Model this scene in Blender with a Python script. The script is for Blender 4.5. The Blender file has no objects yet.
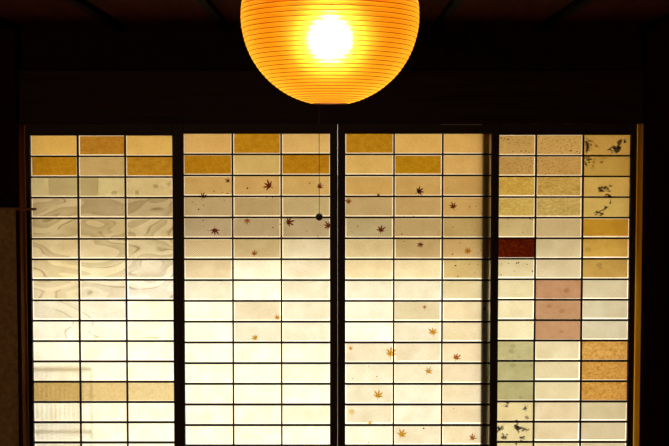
import bpy, bmesh, math, random
from mathutils import Vector, Matrix, noise

C = bpy.context.scene.collection
random.seed(11)
PI = math.pi

# ------------------------------------------------------------------ camera
CAM_Z = 1.655
PITCH = math.radians(3.03)
F = 1200.0
BACK = 2.62          # how far the camera stands behind the origin
cam_data = bpy.data.cameras.new('camera')
cam = bpy.data.objects.new('camera', cam_data)
C.objects.link(cam)
cam.location = (0, -BACK, CAM_Z)
cam.rotation_euler = (PI / 2 - PITCH, 0, 0)
cam_data.sensor_width = 36
cam_data.lens = F / 669 * 36
cam_data.clip_start = 0.05
bpy.context.scene.camera = cam


def at(x, y, Y):
    """where the sight line through a photo pixel meets the upright plane y = Y: (X, Z)"""
    u, v = (x - 334.5) / F, (223 - y) / F
    s, c = math.sin(PITCH), math.cos(PITCH)
    t = (Y + BACK) / (c + v * s)
    return u * t, CAM_Z + (-s + v * c) * t


def lin(c):
    return tuple(((k / 255) / 12.92 if k / 255 <= 0.04045 else ((k / 255 + 0.055) / 1.055) ** 2.4) for k in c)


# ------------------------------------------------------------------ helpers
def obj(name, bm, mat, parent=None):
    me = bpy.data.meshes.new(name)
    bm.normal_update()
    bm.to_mesh(me)
    bm.free()
    o = bpy.data.objects.new(name, me)
    C.objects.link(o)
    for m in (mat if isinstance(mat, (list, tuple)) else [mat]):
        me.materials.append(m)
    if parent is not None:
        o.parent = parent
        # meshes are written in world coordinates; put them in the frame of the parent
        chain = Vector((0, 0, 0))
        p = parent
        while p is not None:
            chain += p.location
            p = p.parent
        me.transform(Matrix.Translation(-chain))
    return o


def empty(name, loc, label, cat, group=None):
    o = bpy.data.objects.new(name, None)
    C.objects.link(o)
    o.location = loc
    o.empty_display_size = 0.1
    o['label'] = label
    o['category'] = cat
    if group:
        o['group'] = group
    return o


def struct(name, bm, mat, parent=None):
    o = obj(name, bm, mat, parent)
    o['kind'] = 'structure'
    return o


def smooth(o):
    for p in o.data.polygons:
        p.use_smooth = True
    return o


def box(bm, x0, x1, y0, y1, z0, z1, bev=0.0):
    vs = [bm.verts.new(p) for p in ((x0, y0, z0), (x1, y0, z0), (x1, y1, z0), (x0, y1, z0),
                                    (x0, y0, z1), (x1, y0, z1), (x1, y1, z1), (x0, y1, z1))]
    fs = [bm.faces.new([vs[i] for i in f]) for f in ((0, 3, 2, 1), (4, 5, 6, 7), (0, 1, 5, 4), (1, 2, 6, 5), (2, 3, 7, 6), (3, 0, 4, 7))]
    if bev > 0:
        es = list({e for f in fs for e in f.edges})
        bmesh.ops.bevel(bm, geom=es, offset=bev, segments=2, affect='EDGES', profile=0.5)
    return bm


def nbox(*a, **k):
    return box(bmesh.new(), *a, **k)


def tube(bm, pts, r, seg=8, cap=True, closed=False):
    pts = [Vector(p) for p in pts]
    n = len(pts)
    rings = []
    up = None
    for i, p in enumerate(pts):
        a = pts[(i - 1) % n] if (closed or i > 0) else p
        b = pts[(i + 1) % n] if (closed or i < n - 1) else p
        t = (b - a).normalized()
        if up is None:
            up = Vector((0, 0, 1)) if abs(t.z) < 0.9 else Vector((1, 0, 0))
        s = t.cross(up).normalized()
        up = s.cross(t).normalized()
        rr = r(i / max(1, n - 1)) if callable(r) else r
        rings.append([bm.verts.new(p + (s * math.cos(2 * PI * k / seg) + up * math.sin(2 * PI * k / seg)) * rr) for k in range(seg)])
    m = n if closed else n - 1
    for i in range(m):
        A, B = rings[i], rings[(i + 1) % n]
        for k in range(seg):
            bm.faces.new((A[k], A[(k + 1) % seg], B[(k + 1) % seg], B[k]))
    if cap and not closed:
        bm.faces.new(rings[0][::-1])
        bm.faces.new(rings[-1])
    return bm


def lathe(bm, prof, cx, cy, seg=48):
    rings = []
    for r, z in prof:
        if r < 1e-6:
            rings.append([bm.verts.new((cx, cy, z))])
        else:
            rings.append([bm.verts.new((cx + r * math.cos(2 * PI * k / seg), cy + r * math.sin(2 * PI * k / seg), z)) for k in range(seg)])
    for A, B in zip(rings, rings[1:]):
        for k in range(seg):
            j = (k + 1) % seg
            if len(A) == 1 and len(B) > 1:
                bm.faces.new((A[0], B[j], B[k]))
            elif len(B) == 1 and len(A) > 1:
                bm.faces.new((A[k], A[j], B[0]))
            elif len(A) > 1:
                bm.faces.new((A[k], A[j], B[j], B[k]))
    return bm


# ------------------------------------------------------------------ materials
def new_mat(name):
    m = bpy.data.materials.new(name)
    m.use_nodes = True
    nt = m.node_tree
    nt.nodes.clear()
    out = nt.nodes.new('ShaderNodeOutputMaterial')
    return m, nt, out


def N(nt, t, **k):
    n = nt.nodes.new(t)
    for a, b in k.items():
        if a in n.inputs:
            n.inputs[a].default_value = b
        else:
            setattr(n, a, b)
    return n


def wood(name, dark, light, rough=0.5, scale=(2, 30, 30), spec=0.3, coat=0.0):
    m, nt, out = new_mat(name)
    tc = N(nt, 'ShaderNodeTexCoord')
    mp = N(nt, 'ShaderNodeMapping')
    mp.inputs['Scale'].default_value = scale
    nz = N(nt, 'ShaderNodeTexNoise', Scale=1.0, Detail=6.0, Roughness=0.6, Distortion=0.6)
    cr = N(nt, 'ShaderNodeValToRGB')
    cr.color_ramp.elements[0].position = 0.3
    cr.color_ramp.elements[1].position = 0.75
    cr.color_ramp.elements[0].color = (*dark, 1)
    cr.color_ramp.elements[1].color = (*light, 1)
    b = N(nt, 'ShaderNodeBsdfPrincipled', Roughness=rough)
    b.inputs['Specular IOR Level'].default_value = spec
    b.inputs['Coat Weight'].default_value = coat
    b.inputs['Coat Roughness'].default_value = 0.25
    bp = N(nt, 'ShaderNodeBump', Strength=0.15, Distance=0.01)
    L = nt.links.new
    L(tc.outputs['Object'], mp.inputs['Vector'])
    L(mp.outputs[0], nz.inputs['Vector'])
    L(nz.outputs['Fac'], cr.inputs[0])
    L(cr.outputs[0], b.inputs['Base Color'])
    L(nz.outputs['Fac'], bp.inputs['Height'])
    L(bp.outputs[0], b.inputs['Normal'])
    L(b.outputs[0], out.inputs[0])
    return m


def plaster(name, a, b_, scale=20, rough=0.95, bump=0.2):
    m, nt, out = new_mat(name)
    tc = N(nt, 'ShaderNodeTexCoord')
    nz = N(nt, 'ShaderNodeTexNoise', Scale=float(scale), Detail=8.0, Roughness=0.7)
    cr = N(nt, 'ShaderNodeValToRGB')
    cr.color_ramp.elements[0].position = 0.35
    cr.color_ramp.elements[1].position = 0.7
    cr.color_ramp.elements[0].color = (*a, 1)
    cr.color_ramp.elements[1].color = (*b_, 1)
    b = N(nt, 'ShaderNodeBsdfPrincipled', Roughness=rough)
    b.inputs['Specular IOR Level'].default_value = 0.1
    bp = N(nt, 'ShaderNodeBump', Strength=bump, Distance=0.01)
    L = nt.links.new
    L(tc.outputs['Object'], nz.inputs['Vector'])
    L(nz.outputs['Fac'], cr.inputs[0])
    L(cr.outputs[0], b.inputs['Base Color'])
    L(nz.outputs['Fac'], bp.inputs['Height'])
    L(bp.outputs[0], b.inputs['Normal'])
    L(b.outputs[0], out.inputs[0])
    return m


def paper(name, style):
    """washi: light passes through (translucent), tint from the mesh, pattern from nodes"""
    m, nt, out = new_mat(name)
    L = nt.links.new
    at_ = N(nt, 'ShaderNodeAttribute', attribute_name='tint')
    tc = N(nt, 'ShaderNodeTexCoord')

    def ramp(src, p0, c0, p1, c1):
        r = N(nt, 'ShaderNodeMapRange')
        r.inputs['From Min'].default_value = p0
        r.inputs['From Max'].default_value = p1
        r.inputs['To Min'].default_value = c0
        r.inputs['To Max'].default_value = c1
        L(src, r.inputs['Value'])
        return r.outputs[0]

    def mapped(sc, rot=(0, 0, 0)):
        mp = N(nt, 'ShaderNodeMapping')
        mp.inputs['Scale'].default_value = sc
        mp.inputs['Rotation'].default_value = rot
        L(tc.outputs['Object'], mp.inputs['Vector'])
        return mp.outputs[0]

    def nz(vec, scale, detail=4.0, rough=0.6, dist=0.0):
        n = N(nt, 'ShaderNodeTexNoise', Scale=scale, Detail=detail, Roughness=rough, Distortion=dist)
        L(vec, n.inputs['Vector'])
        return n.outputs['Fac']

    def math_(op, a, b):
        n = N(nt, 'ShaderNodeMath', operation=op)
        for i, v in enumerate((a, b)):
            if isinstance(v, (int, float)):
                n.inputs[i].default_value = v
            else:
                L(v, n.inputs[i])
        return n.outputs[0]

    def tinted(val, dark):
        """1 where val = 1, the colour 'dark' where val = 0"""
        mx = N(nt, 'ShaderNodeMix', data_type='RGBA')
        mx.inputs[6].default_value = (*dark, 1)
        mx.inputs[7].default_value = (1, 1, 1, 1)
        L(val, mx.inputs[0])
        return mx.outputs[2]

    muls = []
    fibre = nz(mapped((60, 1, 260)), 1.0, 4.0)
    if style in ('plain', 'speck', 'cloud', 'wave', 'ink'):
        muls.append(tinted(ramp(fibre, 0.25, 0.0, 0.6, 1.0), (0.9, 0.88, 0.84)))
        muls.append(tinted(ramp(nz(mapped((230, 1, 230)), 1.0, 2.0), 0.3, 0.0, 0.7, 1.0), (0.86, 0.84, 0.79)))
        muls.append(tinted(ramp(nz(tc.outputs['Object'], 14.0, 3.0), 0.3, 0.0, 0.65, 1.0), (0.93, 0.91, 0.87)))
    if style == 'gold':
        muls.append(tinted(ramp(nz(mapped((120, 1, 150)), 1.0, 6.0, 0.75), 0.32, 0.0, 0.66, 1.0), (0.68, 0.55, 0.35)))
        muls.append(tinted(ramp(nz(mapped((30, 1, 40)), 1.0, 3.0), 0.35, 0.0, 0.6, 1.0), (0.85, 0.78, 0.6)))
    if style == 'amber':
        muls.append(tinted(ramp(nz(mapped((55, 1, 70)), 1.0, 5.0, 0.7, 1.0), 0.36, 0.0, 0.6, 1.0), (0.62, 0.46, 0.22)))
    if style == 'flake':
        muls.append(tinted(ramp(nz(mapped((45, 1, 130)), 1.0, 5.0, 0.75, 0.8), 0.40, 0.0, 0.62, 1.0), (0.70, 0.64, 0.42)))
        muls.append(tinted(ramp(nz(mapped((12, 1, 16)), 1.0, 2.0), 0.35, 0.0, 0.6, 1.0), (0.88, 0.85, 0.75)))
    if style == 'tan':
        muls.append(tinted(ramp(nz(mapped((55, 1, 70)), 1.0, 5.0, 0.7, 1.0), 0.36, 0.0, 0.6, 1.0), (0.88, 0.80, 0.62)))
    if style == 'cloud':
        vo = N(nt, 'ShaderNodeTexVoronoi', Scale=13.0, Randomness=1.0)
        L(mapped((1, 1, 1.3)), vo.inputs['Vector'])
        muls.append(tinted(ramp(vo.outputs['Distance'], 0.16, 0.0, 0.26, 1.0), (0.80, 0.77, 0.72)))
        muls.append(tinted(ramp(nz(mapped((25, 1, 30)), 1.0, 3.0), 0.3, 0.0, 0.6, 1.0), (0.9, 0.88, 0.84)))
    if style == 'speck':
        vo = N(nt, 'ShaderNodeTexVoronoi', Scale=70.0, Randomness=1.0)
        L(mapped((1, 1, 1.1)), vo.inputs['Vector'])
        spot = ramp(vo.outputs['Distance'], 0.12, 0.0, 0.26, 1.0)
        msk = ramp(nz(mapped((9, 1, 9)), 1.0, 2.0), 0.36, 1.0, 0.46, 0.0)
        muls.append(tinted(math_('MAXIMUM', spot, msk), (0.4, 0.26, 0.14)))
        muls.append(tinted(ramp(nz(mapped((70, 1, 170)), 1.0, 4.0, 0.8), 0.34, 0.0, 0.62, 1.0), (0.78, 0.74, 0.6)))
    if style == 'wave':
        # brush-washed stream: drifting contour strokes of a stretched noise
        flow = nz(mapped((2.2, 1, 5.5), (0, math.radians(22), 0)), 1.0, 1.5, 0.4, 0.6)
        k = math_('FRACT', math_('MULTIPLY', flow, 7.0), 0.0)
        d = math_('ABSOLUTE', math_('SUBTRACT', k, 0.5), 0.0)
        line = ramp(d, 0.0, 0.0, 0.07, 1.0)
        shade = ramp(k, 0.1, 0.0, 0.75, 1.0)
        weight = ramp(nz(mapped((7, 1, 9)), 1.0, 2.0), 0.42, 1.0, 0.58, 0.0)
        fade_z = N(nt, 'ShaderNodeSeparateXYZ')
        L(tc.outputs['Object'], fade_z.inputs[0])
        low = ramp(fade_z.outputs['Z'], 0.82, 1.0, 1.12, 0.0)      # the strokes thin out towards the foot of the stream
        muls.append(tinted(math_('MAXIMUM', line, math_('MAXIMUM', weight, math_('MULTIPLY', low, 0.45))), (0.52, 0.45, 0.34)))
        muls.append(tinted(math_('MAXIMUM', shade, math_('MULTIPLY', low, 0.8)), (0.76, 0.73, 0.68)))
    if style == 'weave':
        # herringbone: diagonal hatching that turns at every strip
        sx = N(nt, 'ShaderNodeSeparateXYZ')
        L(tc.outputs['Object'], sx.inputs[0])
        tri = math_('PINGPONG', sx.outputs['X'], 0.035)
        w = math_('FRACT', math_('MULTIPLY', math_('ADD', sx.outputs['Z'], tri), 95.0), 0.0)
        muls.append(tinted(ramp(w, 0.3, 0.0, 0.6, 1.0), (0.74, 0.68, 0.52)))
    if style == 'lacquer':
        muls.append(tinted(ramp(nz(mapped((30, 1, 45)), 1.0, 6.0, 0.7, 2.0), 0.46, 0.0, 0.8, 1.0), (0.30, 0.17, 0.10)))

    col = at_.outputs['Color']
    for c in muls:
        mx = N(nt, 'ShaderNodeMix', data_type='RGBA', blend_type='MULTIPLY')
        mx.inputs[0].default_value = 1.0
        L(col, mx.inputs[6])
        L(c, mx.inputs[7])
        col = mx.outputs[2]
    tr = N(nt, 'ShaderNodeBsdfTranslucent')
    df = N(nt, 'ShaderNodeBsdfDiffuse')
    ms = N(nt, 'ShaderNodeMixShader')
    ms.inputs[0].default_value = 0.08
    L(col, tr.inputs['Color'])
    L(col, df.inputs['Color'])
    L(tr.outputs[0], ms.inputs[1])
    L(df.outputs[0], ms.inputs[2])
    L(ms.outputs[0], out.inputs[0])
    return m


def veil(name, colour, var=0.3):
    """thin translucent thing pasted on the paper (pressed leaf, ink)"""
    m, nt, out = new_mat(name)
    L = nt.links.new
    tc = N(nt, 'ShaderNodeTexCoord')
    nz = N(nt, 'ShaderNodeTexNoise', Scale=160.0, Detail=4.0)
    cr = N(nt, 'ShaderNodeValToRGB')
    cr.color_ramp.elements[0].position = 0.35
    cr.color_ramp.elements[1].position = 0.65
    cr.color_ramp.elements[0].color = (*[c * (1 - var) for c in colour], 1)
    cr.color_ramp.elements[1].color = (*colour, 1)
    tr = N(nt, 'ShaderNodeBsdfTranslucent')
    L(tc.outputs['Object'], nz.inputs['Vector'])
    L(nz.outputs['Fac'], cr.inputs[0])
    L(cr.outputs[0], tr.inputs['Color'])
    L(tr.outputs[0], out.inputs[0])
    return m


M_FRAME = wood('dark_lacquered_wood', (0.014, 0.0035, 0.0018), (0.026, 0.007, 0.003), 0.55, (30, 30, 2), 0.15)
M_STILE = wood('reddish_stile_wood', (0.16, 0.05, 0.012), (0.28, 0.09, 0.02), 0.6, (30, 30, 2), 0.1)
M_BAR = wood('dark_lattice_wood', (0.010, 0.0028, 0.0014), (0.020, 0.006, 0.003), 0.6, (30, 30, 2), 0.15)
M_DPOST = wood('dark_post_wood', (0.010, 0.0028, 0.0014), (0.022, 0.006, 0.003), 0.9, (40, 40, 2.5), 0.0)
M_JAMB_DIM = wood('dim_lit_jamb_wood', (0.13, 0.042, 0.012), (0.21, 0.075, 0.022), 0.8, (40, 40, 2.5), 0.0)  # left post's faintly lit side, its light put into the colour
M_JAMB_LIT = wood('bright_lit_jamb_wood', (0.70, 0.30, 0.012), (0.95, 0.48, 0.03), 0.38, (40, 40, 2.5), 0.0)  # right post's lit side, daylight through the gap put into the colour
M_JAMB_LIT.node_tree.nodes['Principled BSDF'].inputs['Metallic'].default_value = 0.0
M_BEAM = wood('smoked_beam_wood', (0.010, 0.0022, 0.0012), (0.028, 0.006, 0.003), 0.6, (2, 30, 40), 0.1)
M_CEIL = wood('ceiling_cedar_board', (0.055, 0.009, 0.003), (0.10, 0.017, 0.006), 0.8, (30, 2, 30), 0.05)
M_BATTEN = wood('ceiling_batten_wood', (0.004, 0.001, 0.0008), (0.008, 0.002, 0.0015), 0.7, (30, 2, 30), 0.05)
M_WALL = plaster('dark_earthen_wall', (0.010, 0.0028, 0.0016), (0.017, 0.005, 0.003), 18)
M_TATAMI = wood('tatami_straw', (0.05, 0.035, 0.012), (0.075, 0.052, 0.02), 0.8, (4, 160, 20), 0.1)
M_CLOTH = plaster('brown_hemp_cloth', (0.20, 0.10, 0.038), (0.36, 0.20, 0.08), 45, 0.9, 0.4)
M_ROD = wood('reddish_rod_wood', (0.16, 0.03, 0.010), (0.26, 0.06, 0.018), 0.4, (3, 60, 60), 0.4)
M_CORD = plaster('dark_twisted_cord', (0.012, 0.006, 0.004), (0.03, 0.015, 0.01), 200)
M_VERANDA = wood('weathered_veranda_board', (0.50, 0.37, 0.22), (0.68, 0.50, 0.30), 0.7, (2, 20, 20))
M_GROUND = plaster('pale_garden_gravel', (0.42, 0.38, 0.3), (0.62, 0.57, 0.47), 40)
M_GARDEN = plaster('pale_garden_wall', (0.6, 0.56, 0.48), (0.72, 0.68, 0.6), 6)
M_EAVE = wood('eave_board', (0.35, 0.22, 0.11), (0.50, 0.32, 0.16), 0.8, (20, 2, 20))
M_SLAT = wood('grey_slat_wood', (0.15, 0.13, 0.11), (0.25, 0.22, 0.18), 0.8, (20, 20, 2))
M_BASE = paper('base_washi', 'plain')
M_P = {k: paper(k + '_washi', k) for k in ('plain', 'gold', 'amber', 'cloud', 'speck', 'wave', 'weave', 'lacquer', 'ink', 'flake', 'tan')}
M_LEAF = {
    'black': veil('nearly_black_pressed_leaf', (0.05, 0.008, 0.004)),
    'dark': veil('dark_red_pressed_leaf', (0.22, 0.045, 0.010), 0.5),
    'brown': veil('rust_brown_pressed_leaf', (0.48, 0.17, 0.02), 0.5),
    'gold': veil('golden_pressed_leaf', (0.74, 0.40, 0.04), 0.4),
    'pale': veil('pale_pressed_leaf', (0.88, 0.72, 0.38), 0.2),
}
M_SPECK = veil('dark_leaf_crumb', (0.10, 0.03, 0.01), 0.5)
M_INK = veil('black_printed_ink', (0.20, 0.17, 0.18), 0.65)
M_INKWASH = veil('grey_printed_ink', (0.42, 0.40, 0.42), 0.3)
M_RUST = veil('rust_printed_ink', (0.82, 0.58, 0.30), 0.3)

# ------------------------------------------------------------------ room shell
X0, X1, YB, YF, ZC = -2.4, 2.4, -4.7, 3.52, 2.33
PXL, PXR = at(25.5, 300, 3.52)[0], at(645.0, 230, 3.375)[0]       # inner faces of the two posts
PW, PY = 0.12, 3.375
ZT = at(334, 124, 3.5)[1]                                      # underside of the lintel
ZB = at(334, 70, 3.44)[1]                                      # top of the lintel beam

struct('floor', nbox(X0 - .1, X1 + .1, YB - .1, 3.62, -0.12, 0), M_TATAMI)
ceil = struct('ceiling', nbox(X0 - .1, X1 + .1, YB - .1, 3.62, ZC, ZC + .1), M_CEIL)
k = 0
for i in range(-3, 4):
    xb = at(331 + 105.3 * i, 22, 3.44)[0]
    struct('ceiling_batten', nbox(xb - .02, xb + .02, YB, 3.515, ZC - .03, ZC + .002, bev=.004), M_BATTEN, ceil)
struct('wall_left', nbox(X0 - .1, X0, YB, YF + .1, 0, ZC), M_WALL)
struct('wall_right', nbox(X1, X1 + .1, YB, YF + .1, 0, ZC), M_WALL)
struct('wall_back', nbox(X0, X1, YB - .1, YB, 0, ZC), M_WALL)
bm = nbox(X0, PXL - PW, YF, YF + .08, 0, ZC)
box(bm, PXR + PW, X1, YF, YF + .08, 0, ZC)
box(bm, PXL - PW, PXR + PW, YF, YF + .08, ZB - .02, ZC)
struct('wall_front', bm, M_WALL)
for nm, s, X in (('trim_1', -1, PXL), ('trim_2', 1, PXR)):                         # the two posts, rebated behind their front arris
    bm = nbox(min(X, X + s * PW), max(X, X + s * PW), PY, PY + .060, 0, ZC, bev=.003)
    box(bm, min(X + s * .008, X + s * PW), max(X + s * .008, X + s * PW), PY + .060, 3.64, 0, ZC)
    struct(nm, bm, M_DPOST)
struct('trim_7', nbox(PXL - .0078, PXL - .0002, PY + .0605, 3.64, .035, ZT), M_JAMB_DIM)    # jamb linings, added to carry the painted lit sides of the posts
struct('trim_8', nbox(PXR + .0002, PXR + .0078, PY + .0605, 3.66, .035, ZT), M_JAMB_LIT)
struct('trim_3', nbox(PXL, PXR, 3.44, 3.60, ZT, ZB, bev=.004), M_BEAM)             # lintel beam between them
struct('trim_4', nbox(PXL, PXR, 3.44, 3.60, 0, .035, bev=.004), M_BEAM)            # grooved sill
struct('trim_5', nbox(X0, PXL - PW, 3.47, 3.52, ZT + .08, ZB, bev=.003), M_BEAM)
struct('trim_6', nbox(PXR + PW, X1, 3.47, 3.52, ZT + .08, ZB, bev=.003), M_BEAM)

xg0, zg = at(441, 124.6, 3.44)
struct('light_leak_strip', nbox(xg0, at(482, 124.6, 3.44)[0], 3.437, 3.4405, zg - .0015, zg + .0015), wood('painted_light_leak', (.30, .16, .09), (.45, .26, .15), .7))   # pale strip painting the light that leaks in under the lintel

# outside: veranda, eave, garden
struct('exterior_floor', nbox(-4, 4, 3.601, 4.75, -.12, -.04), M_VERANDA)
EY, EZ = 4.72, 2.07
bm = bmesh.new()
vs = [bm.verts.new(p) for p in ((-6, 3.60, 2.45), (6, 3.60, 2.45), (6, EY, EZ), (-6, EY, EZ),
                                (-6, 3.60, 2.55), (6, 3.60, 2.55), (6, EY, EZ + .06), (-6, EY, EZ + .06))]
for f in ((0, 1, 2, 3), (7, 6, 5, 4), (0, 4, 5, 1), (1, 5, 6, 2), (2, 6, 7, 3), (3, 7, 4, 0)):
    bm.faces.new([vs[i] for i in f])
struct('exterior_roof', bm, M_EAVE)
struct('exterior_ground', nbox(-14, 14, 4.75, 22, -.5, -.4), M_GROUND)
struct('exterior_wall', nbox(-14, 14, 9.0, 9.2, -.4, 1.5), M_GARDEN)

# ------------------------------------------------------------------ shoji screens
ROWS = 16
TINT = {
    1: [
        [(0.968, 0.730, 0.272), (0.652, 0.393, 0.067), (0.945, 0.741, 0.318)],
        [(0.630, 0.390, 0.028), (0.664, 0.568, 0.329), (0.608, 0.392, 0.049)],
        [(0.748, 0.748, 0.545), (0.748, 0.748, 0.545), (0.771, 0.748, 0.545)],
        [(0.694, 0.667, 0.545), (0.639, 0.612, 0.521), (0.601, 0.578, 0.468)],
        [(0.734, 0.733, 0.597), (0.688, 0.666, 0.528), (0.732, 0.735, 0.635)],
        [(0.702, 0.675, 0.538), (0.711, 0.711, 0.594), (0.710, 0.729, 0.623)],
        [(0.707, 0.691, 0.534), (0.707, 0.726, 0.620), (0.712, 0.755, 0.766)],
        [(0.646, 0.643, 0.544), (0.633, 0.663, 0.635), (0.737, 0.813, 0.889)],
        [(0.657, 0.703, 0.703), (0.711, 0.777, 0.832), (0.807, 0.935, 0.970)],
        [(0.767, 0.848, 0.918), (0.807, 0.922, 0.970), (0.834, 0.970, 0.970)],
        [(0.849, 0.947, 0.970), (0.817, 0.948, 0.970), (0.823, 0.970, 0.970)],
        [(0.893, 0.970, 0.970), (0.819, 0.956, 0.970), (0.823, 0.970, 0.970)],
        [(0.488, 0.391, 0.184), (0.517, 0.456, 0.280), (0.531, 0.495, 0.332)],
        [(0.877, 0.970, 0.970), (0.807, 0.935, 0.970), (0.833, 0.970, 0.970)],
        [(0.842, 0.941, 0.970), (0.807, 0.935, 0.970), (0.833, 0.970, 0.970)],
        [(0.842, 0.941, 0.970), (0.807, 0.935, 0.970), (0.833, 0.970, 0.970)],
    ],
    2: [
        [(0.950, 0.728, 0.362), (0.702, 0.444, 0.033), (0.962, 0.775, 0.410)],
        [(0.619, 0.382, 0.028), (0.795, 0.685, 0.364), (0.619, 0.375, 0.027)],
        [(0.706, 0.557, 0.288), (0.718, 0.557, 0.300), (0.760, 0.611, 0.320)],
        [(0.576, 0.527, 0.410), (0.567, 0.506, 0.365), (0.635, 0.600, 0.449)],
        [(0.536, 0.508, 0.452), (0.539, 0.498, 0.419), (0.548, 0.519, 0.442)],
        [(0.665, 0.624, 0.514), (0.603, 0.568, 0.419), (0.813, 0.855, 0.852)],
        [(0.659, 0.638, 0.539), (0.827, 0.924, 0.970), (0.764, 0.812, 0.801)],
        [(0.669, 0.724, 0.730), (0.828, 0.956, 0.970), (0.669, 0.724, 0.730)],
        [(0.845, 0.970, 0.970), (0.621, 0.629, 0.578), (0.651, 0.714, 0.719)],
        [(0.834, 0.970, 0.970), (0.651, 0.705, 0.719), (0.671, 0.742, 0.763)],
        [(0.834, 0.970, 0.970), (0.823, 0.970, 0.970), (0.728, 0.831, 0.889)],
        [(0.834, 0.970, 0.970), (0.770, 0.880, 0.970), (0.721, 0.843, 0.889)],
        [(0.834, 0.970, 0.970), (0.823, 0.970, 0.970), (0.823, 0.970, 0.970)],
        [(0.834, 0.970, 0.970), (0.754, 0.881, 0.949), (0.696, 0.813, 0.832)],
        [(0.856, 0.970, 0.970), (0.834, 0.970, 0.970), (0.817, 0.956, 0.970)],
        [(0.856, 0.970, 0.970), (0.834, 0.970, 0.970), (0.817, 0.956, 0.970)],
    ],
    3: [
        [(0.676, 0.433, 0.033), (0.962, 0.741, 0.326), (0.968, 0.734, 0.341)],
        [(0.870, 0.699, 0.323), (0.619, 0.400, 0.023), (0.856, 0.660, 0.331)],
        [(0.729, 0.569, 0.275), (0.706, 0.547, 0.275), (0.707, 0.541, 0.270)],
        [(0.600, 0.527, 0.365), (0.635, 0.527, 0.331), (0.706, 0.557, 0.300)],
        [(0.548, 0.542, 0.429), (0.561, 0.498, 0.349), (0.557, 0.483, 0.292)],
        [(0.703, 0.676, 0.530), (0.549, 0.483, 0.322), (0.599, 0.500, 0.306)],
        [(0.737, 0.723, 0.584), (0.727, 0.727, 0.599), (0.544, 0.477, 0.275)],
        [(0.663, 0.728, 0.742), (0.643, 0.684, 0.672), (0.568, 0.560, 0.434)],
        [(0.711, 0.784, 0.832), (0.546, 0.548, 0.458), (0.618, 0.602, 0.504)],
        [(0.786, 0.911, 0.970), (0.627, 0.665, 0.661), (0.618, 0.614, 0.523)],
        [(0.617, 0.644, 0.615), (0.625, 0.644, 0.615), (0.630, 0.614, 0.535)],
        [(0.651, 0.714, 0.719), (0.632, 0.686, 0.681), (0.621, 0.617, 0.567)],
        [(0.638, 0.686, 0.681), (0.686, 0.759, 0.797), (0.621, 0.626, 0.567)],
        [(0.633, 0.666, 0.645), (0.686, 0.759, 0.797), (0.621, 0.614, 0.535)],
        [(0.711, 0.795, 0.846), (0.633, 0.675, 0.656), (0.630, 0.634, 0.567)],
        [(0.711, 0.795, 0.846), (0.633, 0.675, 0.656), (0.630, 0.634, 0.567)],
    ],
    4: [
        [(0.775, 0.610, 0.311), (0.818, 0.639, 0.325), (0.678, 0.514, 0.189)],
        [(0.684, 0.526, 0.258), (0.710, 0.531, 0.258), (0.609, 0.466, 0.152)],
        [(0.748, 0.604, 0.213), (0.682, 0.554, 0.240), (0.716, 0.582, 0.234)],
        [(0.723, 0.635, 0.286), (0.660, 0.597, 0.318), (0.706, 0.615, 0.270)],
        [(0.635, 0.612, 0.442), (0.632, 0.601, 0.481), (0.581, 0.384, 0.055)],
        [(0.149, 0.025, 0.004), (0.603, 0.607, 0.527), (0.575, 0.430, 0.122)],
        [(0.550, 0.552, 0.434), (0.524, 0.513, 0.441), (0.420, 0.313, 0.104)],
        [(0.553, 0.566, 0.458), (0.364, 0.230, 0.164), (0.469, 0.480, 0.419)],
        [(0.602, 0.629, 0.539), (0.367, 0.243, 0.171), (0.463, 0.484, 0.439)],
        [(0.602, 0.629, 0.539), (0.367, 0.243, 0.171), (0.471, 0.499, 0.467)],
        [(0.359, 0.382, 0.259), (0.546, 0.562, 0.486), (0.435, 0.297, 0.104)],
        [(0.335, 0.368, 0.244), (0.523, 0.533, 0.451), (0.413, 0.268, 0.082)],
        [(0.328, 0.356, 0.232), (0.529, 0.540, 0.451), (0.413, 0.268, 0.082)],
        [(0.539, 0.530, 0.383), (0.539, 0.530, 0.458), (0.448, 0.454, 0.377)],
        [(0.528, 0.525, 0.377), (0.536, 0.526, 0.449), (0.462, 0.464, 0.398)],
        [(0.528, 0.525, 0.377), (0.536, 0.526, 0.449), (0.462, 0.464, 0.398)],
    ],
}


def pane_bm(cells):
    """cells: (x0, x1, z0, z1, y, tint) -> one mesh with a colour per cell"""
    bm = bmesh.new()
    lay = bm.loops.layers.float_color.new('tint')
    for x0, x1, z0, z1, y, t in cells:
        f = bm.faces.new([bm.verts.new(p) for p in ((x0, y, z0), (x1, y, z0), (x1, y, z1), (x0, y, z1))])
        for l in f.loops:
            l[lay] = (*t, 1)
    return bm


def leaf_bm(x, z, y, r, rot, lobes=7, stem=True):
    """pressed maple leaf, seven pointed lobes and a stem, laid flat on the paper"""
    bm = bmesh.new()
    angs = {7: (0, 40, 80, 122), 5: (0, 46, 98)}[lobes]
    lens = {7: (1.0, 0.94, 0.74, 0.42), 5: (1.0, 0.9, 0.55)}[lobes]
    tips = sorted([(a, l) for a, l in zip(angs, lens)] + [(-a, l) for a, l in zip(angs[1:], lens[1:])])
    pts = []
    for i, (a, l) in enumerate(tips):
        l *= random.uniform(0.86, 1.08)
        if i:
            va = (a + tips[i - 1][0]) / 2
            pts.append((va, 0.35 * (0.6 + 0.4 * min(l, tips[i - 1][1]))))
        pts.append((a - 11, l * 0.64))
        pts.append((a, l))
        pts.append((a + 11, l * 0.64))
    pts.append((165, 0.14))
    if stem:
        pts += [(176, 0.55), (184, 0.55)]
    pts.append((195, 0.14))

    def V(a, l):
        q = math.radians(a) + rot
        return bm.verts.new((x + math.sin(q) * l * r, y, z + math.cos(q) * l * r))
    c = V(0, 0)
    ring = [V(a, l) for a, l in pts]
    for i in range(len(ring)):
        bm.faces.new((c, ring[(i + 1) % len(ring)], ring[i]))
    return bm


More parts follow.
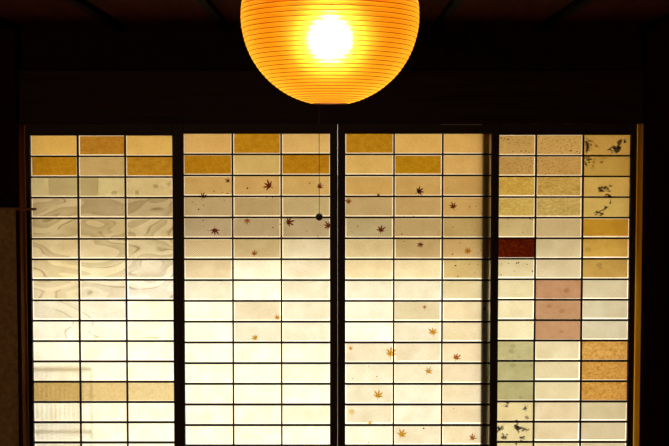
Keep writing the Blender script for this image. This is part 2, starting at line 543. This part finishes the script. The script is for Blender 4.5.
def blot(bm, x, z, y, rx, rz, n=9, rag=0.45):
    c = bm.verts.new((x, y, z))
    ring = []
    for i in range(n):
        a = 2 * PI * i / n
        q = random.uniform(1 - rag, 1 + rag)
        ring.append(bm.verts.new((x + math.cos(a) * rx * q, y, z + math.sin(a) * rz * q)))
    for i in range(n):
        bm.faces.new((c, ring[(i + 1) % n], ring[i]))


GOLD, AMBER, TERRA, GREEN, RED, WEAVE, SPECK, INK, WAVE, TAN = 'gold amber terra green red weave speck ink wave tan'.split()
STYLE = {GOLD: ('gold', 'gold_paper', 'mottled gold paper pane'), AMBER: ('amber', 'amber_paper', 'blotchy amber paper pane'),
         TERRA: ('cloud', 'terracotta_paper', 'terracotta pink paper pane'), GREEN: ('cloud', 'green_paper', 'pale moss green paper pane'),
         RED: ('lacquer', 'red_paper', 'dark red paper pane'), WEAVE: ('weave', 'herringbone_paper', 'herringbone patterned paper pane'),
         SPECK: ('speck', 'speckled_paper', 'speckled golden paper pane'), INK: ('ink', 'printed_paper', 'paper pane printed with dark blossoms'),
         WAVE: ('wave', 'wave_paper', 'paper washed with wavy stream strokes'), 'flake': ('flake', 'flaked_paper', 'paper pane shimmering with golden flakes'), TAN: ('tan', 'tan_paper', 'mottled tan paper pane'),
         'mustard': ('cloud', 'mustard_paper', 'mustard yellow paper pane')}


def shoji(pid, label, xs, top_y, dz, Yl, kinds, stile_l=.038, stile_r=.038):
    xa, xb = xs
    zt = top_y
    dx = (xb - xa) / 3
    zb = zt - ROWS * dz
    z_lo, z_hi = .034, ZT + .004
    yf0, yf1 = Yl - .008, Yl + .022
    root = empty('shoji_screen', ((xa + xb) / 2, Yl, .035), label, 'shoji screen', 'sliding shoji screens')
    obj('stile', nbox(xa - stile_l, xa, yf0, yf1, z_lo, z_hi, bev=.002), M_STILE if pid == 4 else M_FRAME, root)
    obj('stile', nbox(xb, xb + stile_r, yf0, yf1, z_lo, z_hi, bev=.002), M_FRAME, root)
    obj('top_rail', nbox(xa, xb, yf0, yf1, zt - (.003 if pid in (2, 3) else 0), z_hi, bev=.002), M_FRAME, root)
    obj('bottom_rail', nbox(xa, xb, yf0, yf1, z_lo, zb, bev=.002), M_FRAME, root)
    bm = bmesh.new()
    hv, hh = .0040, .0044
    for i in (1, 2):
        box(bm, xa + i * dx - hv, xa + i * dx + hv, Yl, Yl + .0185, zb, zt)
    for j in range(1, ROWS):
        box(bm, xa, xb, Yl + .001, Yl + .0185, zt - j * dz - hh, zt - j * dz + hh)
    obj('lattice', bm, M_BAR, root)
    yp = Yl + .0205
    obj('base_paper', pane_bm([(xa - .004, xb + .004, zb - .004, zt + .004, yp, (.93, .92, .88))]), M_BASE, root)
    for j in range(ROWS):
        for i in range(3):
            x0, x1 = xa + i * dx + (hv if i else 0), xa + (i + 1) * dx - (hv if i < 2 else 0)
            z1, z0 = zt - j * dz - (hh if j else 0), zt - (j + 1) * dz + (hh if j < ROWS - 1 else 0)
            r = random.Random(pid * 1000 + j * 10 + i)
            k = kinds.get((j + 1, i + 1))
            g = [r.uniform(.002, .006), r.uniform(.002, .006), r.uniform(.003, .007), r.uniform(-.001, .003)]
            if k in (TERRA, GREEN, AMBER, RED, INK, TAN):
                g = [-.0005, -.0005, r.uniform(0, .0015), -.0005]
            c = (x0 + g[0], x1 - g[1], z0 + g[2], z1 - g[3], yp - .0008, TINT[pid][j][i])
            if k is None:
                obj('paper_pane', pane_bm([c]), M_P['plain'], root)
            else:
                st, nm, lb = STYLE[k]
                o = obj(nm, pane_bm([c]), M_P[st], root)
                o['label'] = lb
    return root


Y2, Y1 = 3.500, 3.532
def xspan(a, b, y, Y):
    return at(a, y, Y)[0], at(b, y, Y)[0]

zt2, zt1 = at(334, 133.2, Y2)[1], at(334, 135.6, Y1)[1]
DZ2, DZ1 = (zt2 - at(334, 446.0, Y2)[1]) / 15, (zt1 - at(334, 442.8, Y1)[1]) / 15
k1 = {(1, 2): GOLD, (2, 1): GOLD, (2, 3): GOLD, (13, 1): TAN, (13, 2): TAN, (13, 3): TAN}
for j in range(4, 11):
    for i in (1, 2, 3):
        k1[(j, i)] = WAVE
S1 = shoji(1, 'leftmost shoji screen, with wavy stream strokes washed across its paper', xspan(29.8, 172.2, 136, Y1), zt1, DZ1, Y1, k1, stile_l=.023)
S2 = shoji(2, 'second shoji screen from the left, behind the hanging pull cord bead', xspan(183.3, 329.9, 134, Y2), zt2, DZ2, Y2,
           {(1, 2): GOLD, (2, 1): GOLD, (2, 3): GOLD, (6, 1): WEAVE}, stile_r=.0391)
S3 = shoji(3, 'third shoji screen from the left, maple leaves scattered down to its foot', xspan(345.4, 491.8, 134, Y2), zt2, DZ2, Y2,
           {(1, 1): GOLD, (2, 2): GOLD}, stile_l=.0391)
S4 = shoji(4, 'rightmost shoji screen, with terracotta, green and dark red paper panes', xspan(489.3, 631.0, 136, Y1), at(334, 135.0, Y1)[1], DZ1, Y1,
           {(1, 1): SPECK, (1, 2): SPECK, (2, 1): SPECK, (2, 2): SPECK, (3, 1): 'flake', (3, 2): 'flake', (4, 1): 'flake', (4, 2): 'flake', 
            (1, 3): INK, (2, 3): INK, (3, 3): INK, (4, 3): INK, (5, 3): 'mustard', (6, 3): 'mustard', (7, 3): 'mustard', (6, 1): RED,
            (8, 2): TERRA, (9, 2): TERRA, (10, 2): TERRA, (11, 1): GREEN, (12, 1): GREEN, (13, 1): GREEN,
            (11, 3): AMBER, (12, 3): AMBER, (13, 3): AMBER, (14, 1): INK, (15, 1): INK, (16, 1): INK}, stile_r=.0300)

# pressed maple leaves: photo position, size, turn, colour
YL2 = Y2 + .0191
LEAF_LABEL = {'black': 'nearly black maple leaf', 'dark': 'dark red maple leaf', 'brown': 'rust brown maple leaf', 'gold': 'golden maple leaf', 'pale': 'pale maple leaf'}
leaves2 = [(227.8, 180.8, 6, -60, 'dark'), (203, 196, 7.5, 20, 'dark'), (268.3, 185.4, 10.5, -60, 'dark'), (319.9, 186.3, 7.5, 15, 'dark'),
           (247.2, 220.8, 7, 180, 'brown'), (289.2, 222, 9.5, 75, 'dark'), (327.6, 225.5, 9, -80, 'dark'), (214.8, 231, 9.5, 180, 'dark'),
           (254.4, 253.3, 7, 5, 'brown'), (277.4, 317.6, 6.5, 30, 'gold'), (255, 337.7, 7.5, -55, 'gold')]
leaves3 = [(419.6, 190.8, 9.5, 55, 'black'), (378.4, 195, 4.5, 20, 'dark'), (348.6, 201.2, 7, -20, 'brown'), (453, 206, 8.5, -20, 'dark'),
           (381, 229.5, 9, 10, 'dark'), (420.4, 244.8, 7, 190, 'dark'), (468, 250.7, 8.5, -25, 'gold'), (424.6, 307.2, 5, 0, 'brown'),
           (432.9, 331.7, 10, -5, 'gold'), (484.3, 308.6, 4, 0, 'dark'), (350.7, 348.2, 6, 0, 'gold'), (390.9, 352.8, 11.5, 5, 'gold'),
           (456.4, 357, 9, 15, 'brown'), (428.5, 371, 8.5, 25, 'gold'), (378.2, 395, 10, 10, 'gold'), (351.5, 411.3, 7.5, 150, 'pale'),
           (370, 423, 5.5, 90, 'gold'), (401.9, 433.9, 10, 25, 'gold'), (472.6, 437.6, 8, 50, 'brown'), (469.4, 405.2, 3.5, 0, 'pale')]
for root, lst in ((S2, leaves2), (S3, leaves3)):
    for x, y, s, rot, c in lst:
        X, Z = at(x, y, YL2)
        r = s * .74 * (Y2 + BACK) / F
        q = math.radians(rot)
        X, Z = X - .2 * r * math.sin(q), Z - .2 * r * math.cos(q)
        o = obj('maple_leaf', leaf_bm(X, Z, YL2, r, q, 7 if s > 6 else 5), M_LEAF[c], root)
        o['label'] = LEAF_LABEL[c]

# crumbs between the leaves
crumbs2 = [(214, 191.3, 1.3), (222.5, 192.6, .9), (227.5, 193.2, 1.3), (192.5, 202, 1), (195.5, 204.5, .9), (203.7, 205.2, 1.2), (198.5, 209.3, 1.5),
           (224.6, 201, .8), (230, 201.5, .8), (203, 220.6, 1.3), (208, 230.8, 1), (203.5, 226, .9), (247.3, 188.2, 1.6), (309.5, 183.2, 1.4),
           (266.5, 197.2, 1), (272.5, 197.2, 1.3), (273, 227.5, 1.2), (280, 224.3, .9), (306.5, 231.5, .9), (318, 235.8, 1), (271.6, 259.4, 1.2), (300, 238.6, .8)]
crumbs3 = [(357.5, 226.3, 1.1), (352, 232, .9), (347.5, 234.5, .8), (402, 234, 1.2), (442.5, 206, 1.2), (469.5, 206.7, 1.3), (475.5, 206.3, 1.1),
           (482.3, 213.6, 1.3), (453, 227, 1.3), (403.5, 241.2, 1.2), (460, 243, 1.2), (452.5, 254.2, 1.3), (455.5, 265.7, 1.7), (469.5, 264.3, .9),
           (478, 264.8, 1), (458, 276.2, 1.2), (475, 272.5, .7), (466, 272.6, .7), (481, 250, .9), (454.5, 322.8, .9), (479, 341, .8),
           (353, 378.6, 1), (377, 376.5, 1.2), (368.5, 366.3, .8), (423.7, 428.3, 1.5), (368.7, 442.5, 1), (453.8, 408.8, 1), (413.5, 216.3, 1), (404, 216, .8),
           (447.5, 188.5, .7), (439, 380.5, .8), (478, 253, .8), (456, 262, .6), (471, 268, .6)]
for root, lst in ((S2, crumbs2), (S3, crumbs3)):
    bm = bmesh.new()
    for x, y, s in lst:
        X, Z = at(x, y, YL2)
        r = s * .62 * (Y2 + BACK) / F
        blot(bm, X, Z, YL2, r, r * .7, 6, .35)
    o = obj('leaf_crumbs', bm, M_SPECK, root)
    o['kind'] = 'stuff'
    o['label'] = 'dark crumbs between the maple leaves'

# printed blossoms on the rightmost screen (and a few specks)
YL4 = Y1 + .0191


def cluster(root, name, mat, spots, label=None, y=YL4, petals=7):
    bm = bmesh.new()
    for x, y_, rx, ry in spots:
        for q in range(petals):
            a = random.uniform(0, 2 * PI)
            d = random.uniform(.1, .9)
            X, Z = at(x + math.cos(a) * rx * d, y_ + math.sin(a) * ry * d, y)
            s = (Y1 + BACK) / F
            blot(bm, X, Z, y - q * 1e-5, max(.5, rx * random.uniform(.16, .38)) * s, max(.5, ry * random.uniform(.16, .38)) * s, 8, .5)
    o = obj(name, bm, mat, root)
    o['kind'] = 'stuff'
    if label:
        o['label'] = label
    return o


cluster(S4, 'ink_blossom', M_INKWASH, [(616, 148.5, 9, 5), (621, 143, 4, 4), (588, 146, 4, 8), (588, 160, 6, 4), (603.5, 189.5, 7, 4.5), (608, 196, 6, 3),
                                       (605.5, 208, 4, 3), (600, 213, 7, 3), (625, 141, 2, 2)], 'grey wash of the printed blossoms', YL4, 9)
cluster(S4, 'ink_blossom', M_INK, [(612.5, 150.5, 6, 2.6), (619.5, 148, 4.5, 4.2), (619, 141.5, 1.8, 2.2), (625, 141.5, 1.5, 1.3), (586.5, 142, 1.6, 5), (586.5, 151, 2, 3),
                                   (585.5, 165, 2, 2), (601.5, 189.5, 4.5, 2.6), (605, 187.5, 2.5, 2), (610.2, 185.7, 2.2, 1.5), (608.5, 195.5, 3.5, 2), (610.5, 201, 1.5, 3),
                                   (605.5, 208, 2.3, 2.3), (597, 212.8, 4, 2.2), (601.5, 214.6, 4.5, 1.6)], 'black printed blossoms', YL4 - .0004, 6)
cluster(S4, 'ink_blossom', M_RUST, [(592, 142, 3, 3), (596, 146, 3, 3), (590, 149, 2.5, 2.5), (594, 160, 3, 3), (600, 162, 3, 3), (606, 158, 3, 3), (599, 156, 2.5, 2.5), (593, 166, 2, 2)], 'rust printed blossoms', YL4, 6)
cluster(S4, 'ink_blossom', M_INKWASH, [(517, 427, 8, 7), (525.5, 408, 3, 4), (527, 417, 2.5, 3), (500, 430, 4, 6), (504, 437, 4, 4), (506, 406, 4, 1.5), (522, 438, 5, 3),
                                       (525, 430, 4, 3)], 'grey wash of the printed blossoms', YL4, 9)
cluster(S4, 'ink_blossom', M_INK, [(516, 421, 3, 2), (518, 429, 3.5, 3), (498.5, 428, 1.6, 2.5), (503, 437.5, 2, 2), (507, 435, 1, 1), (525.5, 407, 1.2, 2), (516, 444, 1, 3),
                                   (507.5, 403.3, 3, .6)], 'black printed blossoms', YL4 - .0004, 5)
bm = bmesh.new()
for x, y, s in [(501.5, 138.2, 1.4), (505, 138.6, 1.2), (508, 139.2, 1.5), (503, 140, .9), (521, 150.9, 1.1), (526, 150.8, 1.2), (560, 151, 1), (571, 150.8, 1.8), (577, 151.6, 1.3),
                (570, 140, 1), (574, 138.5, .8), (514, 152, .8), (516.5, 263.2, 1.8), (518.5, 262.7, 1.5), (508.5, 263.5, 1), (527, 264.3, 1), (501.5, 264, 1), (532.5, 271.2, 1.8),
                (501, 274.7, 1.2), (514, 271.3, 1), (518, 277.5, .7), (508, 218.5, 1.2), (530, 218.8, 1.4), (532.5, 219.5, 1.2), (524, 225, .7), (508.5, 226.3, .8), (522.5, 232.3, .9),
                (540, 406, 1), (541, 409, .8)]:
    X, Z = at(x, y, YL4)
    blot(bm, X, Z, YL4, s * .6 * (Y1 + BACK) / F, s * .45 * (Y1 + BACK) / F, 6, .35)
o = obj('paper_flecks', bm, M_SPECK, S4)
o['kind'] = 'stuff'
o['label'] = 'dark flecks in the paper'
# overlaid grey sheet and printed dots at the top of the leftmost screen
M_SHEET = veil('thin_grey_overlay_paper', (0.78, 0.76, 0.72), .06)
bm = bmesh.new()
for a, b in ((48.5, 76.6), (78, 98.5)):
    X0_, Z1_ = at(a, 178.3, YL4)
    X1_, Z0_ = at(b, 195.6, YL4)
    bm.faces.new([bm.verts.new(p) for p in ((X0_, YL4, Z0_), (X1_, YL4, Z0_), (X1_, YL4, Z1_), (X0_, YL4, Z1_))])
obj('overlay_paper', bm, M_SHEET, S1)['label'] = 'thin grey sheet pasted over two panes'
bm = bmesh.new()
for x, y, rx, ry in [(114.5, 192.7, 3.2, 2), (137, 192.3, 2.4, 2.2), (155.6, 186.2, 2.9, 2.4), (168.5, 183.5, 2.5, 2.2)]:
    X, Z = at(x, y, YL4)
    blot(bm, X, Z, YL4, rx * (Y1 + BACK) / F, ry * (Y1 + BACK) / F, 14, .12)
o = obj('printed_dots', bm, veil('soft_grey_dot_print', (.74, .72, .66), .1), S1)
o['kind'] = 'stuff'

# ------------------------------------------------------------------ paper lantern
LY = 0.29
LX, LZ = at(330, 16, LY)
R = .2135
lan = empty('paper_lantern', (LX, LY, LZ), 'round glowing orange paper lantern with thin bamboo ribs hanging from the ceiling', 'lantern')
m, nt, out = new_mat('lantern_washi')
L = nt.links.new
tr = N(nt, 'ShaderNodeBsdfTranslucent')
rf = N(nt, 'ShaderNodeBsdfRefraction', Roughness=0.38, IOR=1.16)
ms = N(nt, 'ShaderNodeMixShader')
ms.inputs[0].default_value = 0.10
rw = N(nt, 'ShaderNodeBsdfRefraction', Roughness=0.85, IOR=1.30)
rw.inputs['Color'].default_value = (1, .62, .06, 1)
m3 = N(nt, 'ShaderNodeMixShader')
m3.inputs[0].default_value = 0.30
dfl = N(nt, 'ShaderNodeBsdfDiffuse')
m2 = N(nt, 'ShaderNodeMixShader')
m2.inputs[0].default_value = 0.38
tc = N(nt, 'ShaderNodeTexCoord')
nz = N(nt, 'ShaderNodeTexNoise', Scale=30.0, Detail=5.0)
cr = N(nt, 'ShaderNodeValToRGB')
cr.color_ramp.elements[0].position = .3
cr.color_ramp.elements[1].position = .7
cr.color_ramp.elements[0].color = (.95, .29, .004, 1)
cr.color_ramp.elements[1].color = (1.0, .33, .005, 1)
rf.inputs['Color'].default_value = (1, .92, .60, 1)
L(tc.outputs['Object'], nz.inputs['Vector'])
L(nz.outputs['Fac'], cr.inputs[0])
L(cr.outputs[0], tr.inputs['Color'])
L(cr.outputs[0], dfl.inputs['Color'])
L(tr.outputs[0], m2.inputs[1])
L(dfl.outputs[0], m2.inputs[2])
L(m2.outputs[0], m3.inputs[1])
L(rw.outputs[0], m3.inputs[2])
L(m3.outputs[0], ms.inputs[1])
L(rf.outputs[0], ms.inputs[2])
L(ms.outputs[0], out.inputs[0])
M_LPAPER = m
NR = 52
a0 = math.asin(.043 / R)
ribs = [a0 + (PI - 2 * a0) * i / NR for i in range(NR + 1)]
prof = []
for i in range(NR):
    for q in range(4):
        t = q / 4
        a = ribs[i] + (ribs[i + 1] - ribs[i]) * t
        rr = R + .0012 * math.sin(PI * t)
        prof.append((rr * math.sin(a), LZ - rr * math.cos(a)))
prof.append((R * math.sin(ribs[-1]), LZ - R * math.cos(ribs[-1])))
smooth(obj('paper_shade', lathe(bmesh.new(), prof, LX, LY, 128), M_LPAPER, lan))
bm = bmesh.new()
for a in ribs[1:-1]:
    rr = (R + .0005) * math.sin(a)
    z = LZ - (R + .0005) * math.cos(a)
    tube(bm, [(LX + rr * math.cos(2 * PI * k / 96), LY + rr * math.sin(2 * PI * k / 96), z) for k in range(96)], .00085, 5, closed=True)
M_RIB = wood('split_bamboo', (.10, .03, .006), (.16, .05, .01), .6)
smooth(obj('bamboo_ribs', bm, M_RIB, lan))
zbot, ztop = LZ - R * math.cos(a0), LZ + R * math.cos(a0)
for nm, z in (('bottom_ring', zbot), ('top_ring', ztop)):
    bm = bmesh.new()
    tube(bm, [(LX + .043 * math.cos(2 * PI * k / 48), LY + .043 * math.sin(2 * PI * k / 48), z) for k in range(48)], .0012, 8, closed=True)
    smooth(obj(nm, bm, M_RIB, lan))
# bulb
m, nt, out = new_mat('glowing_bulb')
em = N(nt, 'ShaderNodeEmission', Strength=48.0)
em.inputs['Color'].default_value = (1, .86, .66, 1)
nt.links.new(em.outputs[0], out.inputs[0])
BZ, BR = LZ - .048, .046
bm = bmesh.new()
pr = [(0, BZ - BR)] + [(BR * math.sin(PI * i / 24), BZ - BR * math.cos(PI * i / 24)) for i in range(1, 23)] + [(.010, BZ + BR + .008)]
bulb = smooth(obj('bulb', lathe(bm, pr, LX, LY, 32), m, lan))
M_SOCKET = plaster('black_bakelite', (.01, .008, .007), (.02, .016, .014), 10, .4)
smooth(obj('socket', lathe(bmesh.new(), [(0, BZ + BR + .005), (.018, BZ + BR + .005), (.020, BZ + BR + .03), (.018, BZ + BR + .075), (.006, BZ + BR + .085), (0, BZ + BR + .085)], LX, LY, 24), M_SOCKET, lan))
bm = bmesh.new()
tube(bm, [(LX, LY, BZ + BR + .08), (LX, LY, ZC - .02)], .003, 8)
tube(bm, [(LX - .043, LY, ztop), (LX, LY, ztop + .05), (LX + .043, LY, ztop)], .0012, 6)
obj('hanging_cord', bm, M_CORD, lan)
smooth(obj('ceiling_cap', lathe(bmesh.new(), [(0, ZC - .035), (.02, ZC - .033), (.045, ZC - .01), (.048, ZC), (0, ZC)], LX, LY, 32), M_SOCKET, lan))
CX, _ = at(319.2, 160, LY)
_, BDZ = at(319.2, 217, LY)
bm = bmesh.new()
tube(bm, [(LX - .019, LY, BZ + BR + .03), (CX, LY, BZ - .02), (CX, LY, BDZ)], .0008, 6)
pc = obj('pull_cord', bm, plaster('dark_brown_pull_cord', (.022, .008, .004), (.03, .012, .006), 300), lan)
br = .0088
smooth(obj('bead', lathe(bmesh.new(), [(0, BDZ - br)] + [(br * math.sin(PI * i / 16), BDZ - br * math.cos(PI * i / 16)) for i in range(1, 16)] + [(0, BDZ + br)], CX, LY, 24), M_SOCKET, pc))

# ------------------------------------------------------------------ cloth hanging at the left
HY = 2.95
xr, zr = at(36.2, 209.2, HY)
xl, zl = xr - .80, zr + .018
xc = at(17.2, 300, HY)[0]
hang = empty('hanging_cloth', ((xl + xr) / 2, HY, zr), 'brown cloth hanging from a thin wooden rod left of the leftmost screen', 'wall hanging')
bm = bmesh.new()
tube(bm, [(xl, HY, zl), ((xl + xr) / 2, HY, (zl + zr) / 2), (xr, HY, zr)], .0058, 12)
obj('rod', bm, M_ROD, hang)
bm = bmesh.new()
nx, nzv = 24, 40
x0c = xl + (xr - xc)
grid = []
for j in range(nzv + 1):
    row = []
    for i in range(nx + 1):
        x = x0c + (xc - x0c) * i / nx
        zt_ = zl + (zr - zl) * (x - xl) / (xr - xl)
        z = zt_ + .004 - 1.3 * j / nzv
        y = HY - .007 + .010 * (j / nzv) ** .7 * math.sin(i * 1.1 + .6 * math.sin(j * .12)) * (.3 if i in (nx,) else 1)
        row.append(bm.verts.new((x, y, z)))
    grid.append(row)
for j in range(nzv):
    for i in range(nx):
        bm.faces.new((grid[j][i], grid[j + 1][i], grid[j + 1][i + 1], grid[j][i + 1]))
o = smooth(obj('cloth', bm, M_CLOTH, hang))
md = o.modifiers.new('thickness', 'SOLIDIFY')
md.thickness = .002
bm = bmesh.new()
tube(bm, [(xl + .1, HY, zl - .002), ((xl + xr) / 2, HY, zr + .38), (xr - .10, HY, zr + .004)], .0015, 6)
tube(bm, [((xl + xr) / 2, HY, zr + .38), ((xl + xr) / 2, HY, ZC)], .0015, 6)
obj('cord', bm, M_CORD, hang)

# ------------------------------------------------------------------ slatted box standing on the veranda (its shade falls on the paper)
SY = 3.655
sxr = at(91, 380, Y1)[0] - .018
sxl = sxr - .62
stz = at(60, 366.5, Y1)[1] + .075
sb = empty('slatted_box', ((sxl + sxr) / 2, SY + .12, -.04), 'slatted box standing outside behind the lower left paper, seen as a soft shadow', 'box')
bm = bmesh.new()
for z0, z1 in ((stz - .020, stz), (stz - .345, stz - .330), (-.0395, .02)):
    box(bm, sxl, sxr, SY, SY + .006, z0, z1, bev=.004)
for a, b in ((sxl, sxl + .03), (sxr - .006, sxr)):
    box(bm, a, b, SY, SY + .006, -.0395, stz - .004, bev=.004)
obj('frame', bm, M_SLAT, sb)
bm = bmesh.new()
x = sxl + .03
while x < sxr - .03:
    box(bm, x, x + .005, SY + .001, SY + .005, 0, stz - .01)
    x += .0235
obj('slat_panel', bm, M_SLAT, sb)

# ------------------------------------------------------------------ light
w = bpy.data.worlds.new('sky')
bpy.context.scene.world = w
w.use_nodes = True
nt = w.node_tree
nt.nodes.clear()
wo = nt.nodes.new('ShaderNodeOutputWorld')
bg = nt.nodes.new('ShaderNodeBackground')
bg.inputs['Color'].default_value = (1.0, .85, .60, 1)
bg.inputs['Strength'].default_value = 2.75
nt.links.new(bg.outputs[0], wo.inputs[0])
al = bpy.data.lights.new('room_fill', 'AREA')      # fill lamp added behind the camera to lift the cloth and dark wood
al.shape = 'RECTANGLE'
al.size, al.size_y = 1.6, 1.5
al.energy = 62
al.color = (1, .72, .42)
ao = bpy.data.objects.new('room_fill', al)
C.objects.link(ao)
ao.location = (-1.0, -4.5, 1.0)
ao.rotation_euler = Vector((-.08, 1, 0)).to_track_quat('-Z', 'Y').to_euler()
sd = bpy.data.lights.new('sun', 'SUN')
sd.energy = 4.0
sd.color = (1, .96, .90)
sd.angle = math.radians(8)
sun = bpy.data.objects.new('sun', sd)
C.objects.link(sun)
el, az = math.radians(38), math.radians(9)
sun.rotation_euler = Vector((math.cos(el) * math.sin(az), -math.cos(el) * math.cos(az), -math.sin(el))).to_track_quat('-Z', 'Y').to_euler()
sun.location = (0, 12, 8)

sc = bpy.context.scene
sc.view_settings.view_transform = 'Standard'
sc.view_settings.look = 'None'
sc.view_settings.exposure = 0
sc.cycles.use_denoising = True
sc.cycles.max_bounces = 10
sc.cycles.diffuse_bounces = 6
sc.cycles.transmission_bounces = 8
sc.cycles.sample_clamp_indirect = 6
